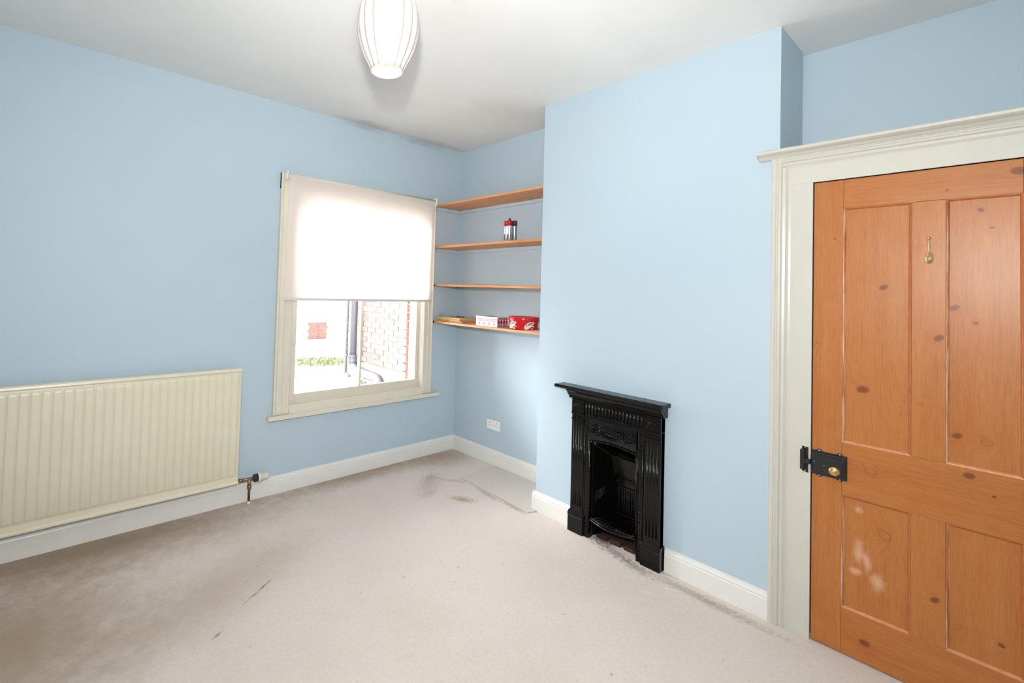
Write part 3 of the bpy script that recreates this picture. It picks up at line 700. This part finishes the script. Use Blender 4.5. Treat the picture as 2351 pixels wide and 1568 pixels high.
m = MB(); m.tube([(LX+.062*math.cos(a), LY+.062*math.sin(a), 2.262) for a in [2*math.pi*i/40 for i in range(41)]], .0016, 8, False); m.build('rim', M_shade, pd)
m = MB(); m.lathe((LX, LY, 2.30), [(0, 0), (.012, .003), (.022, .012), (.030, .030), (.031, .045), (.026, .064), (.016, .085), (.013, .10)], 'z', 24); m.build('bulb', M_bulb, pd)
m = MB(); m.tube([(LX, LY, 2.395), (LX, LY, 2.46)], .018, 20).tube([(LX, LY, 2.46), (LX, LY, 2.62)], .005, 10); m.build('lamp_holder', M_whitepl, pd)
m = MB(); m.tube([(LX, LY, 2.60), (LX, LY, 2.685)], .0035, 10); m.build('cord', M_whitepl, pd)
m = MB(); m.lathe((LX, LY, 2.7), [(.0, 0), (.045, 0), (.044, -.008), (.030, -.020), (.012, -.028), (0, -.03)], 'z', 28); m.build('ceiling_rose', M_whitepl, pd)

# ------------------------------------------------------------------ alcove shelves
M_batten = plain('blue_painted_batten', BLUE, .55, var=.01)
SH = [(2.176, 'topmost pine shelf in the alcove beside the window, empty', .305), (1.812, 'second pine shelf down in the alcove holding the silver tubes', .297),
      (1.480, 'third pine shelf down in the alcove holding one flat sheet', .290), (1.160, 'lowest pine shelf in the alcove holding envelopes, box and tub', .285)]
for z, lab, dep in SH:
    s = empty('wall_shelf', (0, -.6, z), lab, 'shelf', 'pine shelves in the alcove')
    MB().box(-dep, -.001, -.001, YA+.001, z-.018, z).build('board', M_shelf, s, .0015)
    MB().box(-dep-.0035, -dep-.0001, -.0012, -.018, z-.0185, z+.0005).build('end_clip', M_gap, s)
    MB().box(-dep+.02, -.001, -.0005, -.019, z-.046, z-.0185).build('side_batten', M_batten, s, .0015)
    MB().box(-dep+.02, -.001, YA+.0005, YA+.019, z-.046, z-.0185).build('side_batten', M_batten, s, .0015)
    MB().box(-.0005, -.019, -.0195, YA+.0195, z-.046, z-.0185).build('back_batten', M_batten, s, .0015)

# silver tubes on the second shelf
Z2 = 1.812
def tube_can(x, y, lab, body, cap, band=None, nub=False, h=.165, r=.0180):
    c = empty('silver_tube', (x, y, Z2), lab, 'tube', 'silver tubes on the second shelf')
    MB().lathe((x, y, Z2), [(0, 0), (r-.002, 0), (r, .003), (r, h-.045), (r, h-.040)], 'z', 24).build('body', body, c)
    if band: MB().lathe((x, y, Z2+h-.050), [(r+.0003, 0), (r+.0003, .03)], 'z', 24).build('band', band, c)
    MB().lathe((x, y, Z2+h-.042), [(r+.0008, 0), (r+.0008, .036), (r-.002, .041), (0, .042)], 'z', 24).build('cap', cap, c)
    if nub: MB().lathe((x, y, Z2+h-.001), [(.009, 0), (.008, .010), (.006, .016), (0, .018)], 'z', 16).build('nozzle', M_blackpl, c)
    MB().box(x-r-.0006, x-r+.004, y-.004, y+.005, Z2+.012, Z2+.060).build('printed_label', M_greypl, c)
tube_can(-.220, -.764, 'silver tube with red cap, leftmost of the three on the second shelf', M_silver, M_redcap)
tube_can(-.226, -.801, 'silver tube with red cap and black nozzle, middle of the three', M_silver, M_redcap, None, True)
tube_can(-.188, -.818, 'duller silver tube with dark maroon cap, rightmost of the three', M_silverd, M_darkcap)
# flat papers
def sheet(name, x0, x1, y0, y1, z, t, rot, mat, lab, cat, grp=None):
    c = Vector(((x0+x1)/2, (y0+y1)/2, z)); m = MB(); m.box(x0, x1, y0, y1, z, z+t)
    o = m.build(name, mat, None, min(.0015, t*.4), origin=c, label=lab, cat=cat, group=grp); o.rotation_euler.z = R(rot); return o
sheet('envelope', -.270, -.06, -.04, -.33, Z2+.0003, .007, 2, M_orangepaper, 'orange-brown envelope lying flat at the left of the second shelf', 'envelope')
sheet('paper_sheet', -.235, -.10, -.40, -.60, Z2+.0003, .004, -3, M_paper, 'pale sheet lying flat in the middle of the second shelf', 'paper')
sheet('paper_sheet', -.24, -.05, -.46, -.66, 1.4803, .006, 2, M_envelope2, 'thin brown sheet lying flat on the third shelf', 'paper')
Z4 = 1.160
G = 'envelopes stacked on the lowest shelf'
sheet('envelope', -.265, -.045, -.035, -.345, Z4+.0003, .012, 1.5, M_envelope2, 'brown padded envelope at the bottom of the stack on the lowest shelf', 'envelope', G)
sheet('envelope', -.262, -.050, -.030, -.325, Z4+.0128, .010, -2, M_envelope, 'buff envelope in the middle of the stack on the lowest shelf', 'envelope', G)
sheet('envelope', -.258, -.055, -.030, -.300, Z4+.0233, .016, 3, M_envelope, 'thick buff envelope on top of the stack on the lowest shelf', 'envelope', G)
m = MB(); m.tube([(-.16, -.17, Z4+.0449), (-.13, -.235, Z4+.0445)], [.0055, .0045], 10); m.build('pen', plain('dark_pen', srgb(84, 66, 58), .4), None, origin=(-.15, -.2, Z4+.0393), label='short dark pen lying on the envelope stack', cat='pen')
m = MB(); m.tube([(-.250+.009*math.cos(a), -.055, Z4+.0505+.009*math.sin(a)) for a in [2*math.pi*i/20 for i in range(21)]], .0022, 8, False); m.build('metal_ring', M_steel, None, origin=(-.25, -.055, Z4+.0393), label='small metal ring standing on the top envelope by the window', cat='ring')

# tissue box with printed circles
def circle_print(name, base, dots, axis, ph):
    t = NT(name); c = t.coord(); col = base
    sp = t.new('ShaderNodeSeparateXYZ'); t.lk(c, sp.inputs[0])
    U = sp.outputs[1] if axis == 'y' else sp.outputs[0]; Zc = sp.outputs[2]
    for (pitch, uoff, zc, ru, rz, inner, colr) in dots:
        a = t.math('MULTIPLY', t.math('SUBTRACT', t.math('FRACT', t.math('ADD', t.math('DIVIDE', U, pitch), 10+uoff)), .5), pitch/ru)
        b = t.math('DIVIDE', t.math('SUBTRACT', Zc, zc), rz)
        d = t.math('SQRT', t.math('ADD', t.math('MULTIPLY', a, a), t.math('MULTIPLY', b, b)))
        m1 = t.math('LESS_THAN', d, 1.); m2 = t.math('GREATER_THAN', d, inner)
        col = t.mix(t.math('MULTIPLY', m1, m2), col, colr)
    t.base(col); t.set(Roughness=.5); return t.m
tb = empty('tissue_box', (-.205, -.565, Z4), 'long white tissue box printed with pink and purple circles', 'box')
P1 = srgb(214, 150, 168); P2 = srgb(170, 150, 150); MG = srgb(140, 26, 80); DK = srgb(84, 24, 46)
M_tf = circle_print('tissue_front_print', srgb(248, 232, 232), [(.026, 0, .050, .010, .013, .45, P1), (.026, .5, .050, .007, .013, .0, srgb(222, 176, 186)), (.052, .25, .022, .009, .013, .0, P2)], 'y', 0)
M_te = circle_print('tissue_end_print', srgb(236, 206, 214), [(.031, 0, .012, .013, .012, .45, DK), (.0310, 0, .038, .0135, .013, .0, MG), (.031, 0, .064, .013, .012, .45, DK)], 'x', 0)
M_tt = circle_print('tissue_top_print', srgb(244, 236, 238), [(.05, 0, .075, .014, 1., .5, srgb(90, 70, 80))], 'y', 0)
bx0, bx1, by0, by1, bh = -.268, -.150, -.512, -.738, .076
MB().box(bx0, bx1, by0, by1, Z4+.0003, Z4+bh).build('carton', M_tf, tb, .0012)
MB().box(bx0+.001, bx1-.001, by1, by1-.0012, Z4+.001, Z4+bh-.001).build('end_panel', M_te, tb)
MB().box(bx0+.001, bx1-.001, by0-.001, by1+.001, Z4+bh, Z4+bh+.0008).build('top_panel', M_tt, tb)
m = MB(); m.lathe(((bx0+bx1)/2, (by0+by1)/2, Z4+bh+.001), [(0, 0), (.03, 0), (.03, .0006), (0, .0006)], 'z', 24, sc=(.7, 1.8)); m.build('oval_opening', plain('opening_dark', srgb(96, 80, 86), .7), tb)

# red sweet tub
tx, ty, tr = -.172, -.913, .108
tub = empty('sweet_tub', (tx, ty, Z4), 'round red plastic sweet tub with cream swirl prints on the lowest shelf', 'tub')
tr0 = .1055
MB().lathe((tx, ty, Z4+.0003), [(0, 0), (tr0*.955, 0), (tr0*.97, .004), (tr0, .066), (tr0, .072)], 'z', 64).build('body', M_red, tub)
MB().lathe((tx, ty, Z4+.066), [(tr0+.001, 0), (tr0+.006, 0), (tr0+.007, .003), (tr0+.006, .022), (tr0+.003, .026), (tr0-.006, .0262), (tr0-.009, .022), (0, .022)], 'z', 64).build('lid', M_red, tub)
m = MB(); m.box(tx-tr0-.012, tx-tr0-.001, ty-.010, ty+.010, Z4+.070, Z4+.088); lt = m.build('lid_tab', M_red, tub, .002)
def rad_at(h): return tr0*(.968+.032*min(1, h/.066))+.0009
def wrap(ang, h, extra=0.):   # point on tub wall, ang measured from -x axis toward -y
    r = rad_at(h)+extra
    return Vector((tx-r*math.cos(ang), ty-r*math.sin(ang), Z4+h))
def decal(pts2, mat, name, off=.0004, parent=tub):
    """filled shape in (angle,height), wrapped on the tub wall, with a little thickness"""
    bm = bmesh.new(); vs = [bm.verts.new((a, h, 0)) for a, h in pts2]; es = [bm.edges.new((vs[i], vs[(i+1) % len(vs)])) for i in range(len(vs))]
    bmesh.ops.triangle_fill(bm, edges=es, use_beauty=True)
    bmesh.ops.subdivide_edges(bm, edges=bm.edges, cuts=3, use_grid_fill=True)
    for v in bm.verts: v.co = wrap(v.co.x, v.co.y, off)
    mb = MB(); mb.bm.free(); mb.bm = bm; return mb.build(name, mat, parent)
def swirl(a0, h0, s=1.):
    pts = []
    for i in range(20):
        q = 2*math.pi*i/20; u = math.cos(q); v = math.sin(q)
        th = .72*(1-.35*u)                                  # thicker lower left end
        x = u*.30*s; y = v*th*.030
        pts.append((a0+x*math.cos(.2)-y*2*0, h0+y+u*.014*s))
    return pts
decal(swirl(1.12, .036, 1.3), M_creamprint, 'cream_swirl')
decal(swirl(-.20, .036, 1.3), M_creamprint, 'cream_swirl')
def word(txt, a0, h0, size, slant, name):
    cu = bpy.data.curves.new('w', 'FONT'); cu.body = txt; cu.size = size; cu.shear = .3; cu.offset = .0006
    o = bpy.data.objects.new('w', cu); COL.objects.link(o); bpy.context.view_layer.update()
    dg = bpy.context.evaluated_depsgraph_get(); me = bpy.data.meshes.new_from_object(o.evaluated_get(dg)); bpy.data.objects.remove(o)
    bm = bmesh.new(); bm.from_mesh(me); bmesh.ops.subdivide_edges(bm, edges=bm.edges, cuts=1)
    for v in bm.verts:
        a = a0+v.co.x/tr0; h = h0+v.co.y+v.co.x*slant; v.co = wrap(a, h, .0011)
    mb = MB(); mb.bm.free(); mb.bm = bm; return mb.build(name, M_darkprint, tub)
word('Celeb', .84, .024, .024, .42, 'printed_word')
word('Celeb', -.50, .024, .024, .42, 'printed_word')
for base in (1.32, .02):
    for k, (da, dh, ll, cc) in enumerate([(0, .028, .10, M_creamprint), (.06, .016, .12, M_darkprint), (-.04, .012, .12, M_creamprint), (.10, .026, .08, M_creamprint), (.14, .012, .09, M_darkprint), (.02, .02, .06, M_darkprint)]):
        a = base+da; s = .012
        decal([(a-.03, dh), (a+ll*.35, dh-.008), (a+ll, dh-.004), (a+ll*.4, dh+.005)], cc, 'printed_sweet', .0006+.0002*k)
sheet('paper_sheet', -.278, -.10, -.99, -1.185, Z4+.0001, .0008, 6, M_paper, 'white paper lying at the right end of the lowest shelf under the red tub', 'paper')
tub.location.z += .0009

# ------------------------------------------------------------------ double socket, nail
sk = empty('double_socket', (0, -.489, .322), 'white double power socket low on the alcove wall', 'socket')
MB().box(-.0005, -.010, -.418, -.560, .284, .362).build('faceplate', M_whitepl, sk, .003)
for yc in (-.452, -.526):
    s = 1 if yc > -.49 else -1
    m = MB(); m.box(-.0098, -.0108, yc-.003, yc+.003, .338, .347).box(-.0098, -.0108, yc+.008, yc+.015, .318, .322).box(-.0098, -.0108, yc-.015, yc-.008, .318, .322); m.build('pin_holes', M_greypl, sk)
for yc in (-.478, -.500):
    MB().prism([(-.0098, yc+.0045, .334), (-.0130, yc+.0045, .334), (-.0108, yc+.0045, .350), (-.0098, yc+.0045, .350)], (0, -.009, 0)).build('rocker_switch', M_whitepl, sk)
    MB().box(-.0098, -.0112, yc+.003, yc-.003, .352, .355).build('switch_mark', M_redpl, sk)
for yc in (-.432, -.546): MB().ball((-.0100, yc, .300), .0025, 8, (.4, 1, 1)).build('screw', M_steel, sk)
m = MB(); m.tube([(-2.127, .0, 1.612), (-2.127, -.018, 1.614)], .0012, 8).ball((-2.127, -.018, 1.614), .0030, 8, (1, .4, 1)); m.tube([(-2.125, -.004, 1.606), (-2.118, -.006, 1.600)], .0012, 6)
m.build('nail', M_steel, None, origin=(-2.127, 0, 1.612), label='small nail sticking out of the blue wall left of the window', cat='nail')

# ------------------------------------------------------------------ carpet offcut in the alcove
P = [(-.423, -.545), (-.080, -.520), (-.0185, -.526), (-.0185, YA+.020), (-.362, YA+.020), (-.366, -1.228), (-.392, -1.232), (-.448, -1.210)]
m = MB(); m.prism([(x, y, .0005) for x, y in P], (0, 0, .0065)); m.build('carpet_offcut', M_offcut, None, .002, origin=(-.2, -.85, 0), label='paler loose strip of carpet laid in front of the alcove skirting', cat='carpet')

# ------------------------------------------------------------------ outside yard
ZG = .10
box('ground', (-6, 6, TH+.02, 12, ZG-.15, ZG), M_paving, kind='structure', label='pale concrete yard outside the window')
bw = empty('brick_wall', (.85, 2.3, ZG), 'pinkish stock brick house wall receding outside the window', 'wall')
WX = .80; yE = 3.35; yS = 1.10
MB().box(WX+.012, WX+.25, yS-.6, yE-.01, ZG, 3.4).build('mortar_bed', M_mortar, bw)
BL, BH, J = .215, .065, .010
base = None
for r in range(24):
    z = ZG+.002+r*.075; y = yE - (0 if r % 2 == 0 else .1125)
    if r % 2: 
        segs = [(yE, yE-.1025)]
    else: segs = []
    while y-BL > yS: segs.append((y, y-BL)); y -= BL+J
    for a, b in segs:
        dx = random.uniform(-.003, .002)
        full = abs(a-b) > .2
        if full and base is not None:
            o = base.copy(); COL.objects.link(o); o.location = Vector((WX+dx, b, z))-wloc(bw)
        else:
            o = MB().box(WX+dx, WX+.05, a, b, z, z+BH).build('brick', M_brick, bw, origin=(WX+dx, b, z))
            if full: base = o
m = MB()
for r in range(24, 42):
    z = ZG+.002+r*.075; y = yE-(0 if r % 2 == 0 else .1125)
    while y-BL > yS: m.box(WX, WX+.05, y, y-BL, z, z+BH); y -= BL+J
m.build('upper_brickwork', M_brick, bw, kind='stuff')
m = MB(); m.prism([(WX+.01, yS, ZG), (WX-.035, yS, ZG), (WX-.035, yS, ZG+.19), (WX+.01, yS, ZG+.215)], (0, yE-yS, 0)); m.build('plinth', plain('painted_plinth', srgb(104, 86, 82), .9, var=.1, scale=12, bump=.3), bw)
sp = empty('soil_pipe', (.69, 3.0, ZG), 'thick grey soil pipe standing at the corner of the brick wall', 'pipe')
MB().tube([(.69, 3.0, .34), (.69, 3.0, 3.3)], .052, 20).build('pipe', M_pipe, sp)
MB().lathe((.69, 3.0, .30), [(.054, 0), (.068, .0), (.068, .03), (.062, .035), (.062, .08), (.068, .085), (.068, .11), (.054, .115)], 'z', 24).build('collar', M_pipe, sp)
MB().tube([(.69, 3.0, .33), (.69, 2.98, .26), (.69, 2.90, .205), (.70, 2.75, .185), (.70, 2.45, .175), (.705, 2.35, .165), (.71, 2.30, .12), (.71, 2.30, ZG)], [.055, .058, .062, .062, .060, .060, .055, .055], 18).build('bend', plain('pale_pipe_bend', srgb(76, 72, 77), .5, var=.15, scale=20), sp)
MB().tube([(.66, 2.6, .12), (.645, 2.6, .18), (.68, 2.6, .245)], .006, 8).build('pipe_bracket', M_pipe, sp)
dp = empty('drain_pipe', (.575, 3.0, ZG), 'thin grey waste pipe standing beside the thick soil pipe', 'pipe')
MB().tube([(.575, 3.0, .14), (.575, 3.0, 3.3)], .022, 16).build('pipe', M_pipe, dp)
MB().lathe((.575, 3.0, .40), [(.024, 0), (.030, 0), (.030, .04), (.024, .04)], 'z', 20).build('collar', M_pipe, dp)
MB().tube([(.575, 3.0, .16), (.60, 2.97, .12), (.62, 2.94, ZG+.005)], .024, 12).build('shoe', M_pipe, dp)
rw = empty('garden_wall', (1.2, 5.6, ZG), 'white rendered garden wall with an exposed brick patch', 'wall')
m = MB(); m.box(-5, 5, 5.5, 5.75, ZG, 2.6); m.build('render', M_render, rw)
m = MB()
for r in range(5):
    for k in range(2):
        m.box(1.12+k*.205+(.03 if r % 2 else 0), 1.12+k*.205+.200+(.03 if r % 2 else 0), 5.485, 5.52, .36+r*.068, .36+r*.068+.064)
m.build('exposed_brick', plain('exposed_red_brick', srgb(92, 66, 58), .9, var=.25, scale=9), rw)
stp = empty('garden_step', (1.45, 5.1, ZG), 'low pale rendered step in front of the white garden wall', 'step')
m = MB(); m.box(1.0, 2.4, 4.9, 5.485, ZG, .22).box(1.15, 2.4, 5.15, 5.485, .22, .32); m.build('treads', M_render, stp, .01)
random.seed(3)
m = MB()
for k in range(900):
    a = random.random()*2*math.pi; r = random.random()**.5
    x = .85+.55*r*math.cos(a); y = 4.35+.45*r*math.sin(a); h = random.uniform(.01, .07); q = random.random()*6.28
    d = Vector((math.cos(q), math.sin(q), 0))*random.uniform(.008, .02); b = Vector((x, y, ZG))
    m.poly([b-d, b+d, b+Vector((random.uniform(-.03, .03), random.uniform(-.03, .03), h))])
m.build('moss_weeds', M_moss, None, origin=(.85, 4.35, ZG), label='low yellow-green weeds growing on the yard paving', cat='plants', kind='stuff')
m = MB()
for k in range(300):
    x = random.uniform(.50, .61); y = random.uniform(1.9, 2.6); h = random.uniform(.005, .03); q = random.random()*6.28
    d = Vector((math.cos(q), math.sin(q), 0))*.012; b = Vector((x, y, ZG))
    m.poly([b-d, b+d, b+Vector((random.uniform(-.02, .02), random.uniform(-.02, .02), h))])
m.build('moss_weeds', M_moss, None, origin=(.58, 2.3, ZG), label='green moss along the foot of the pipe bend', cat='plants', kind='stuff')
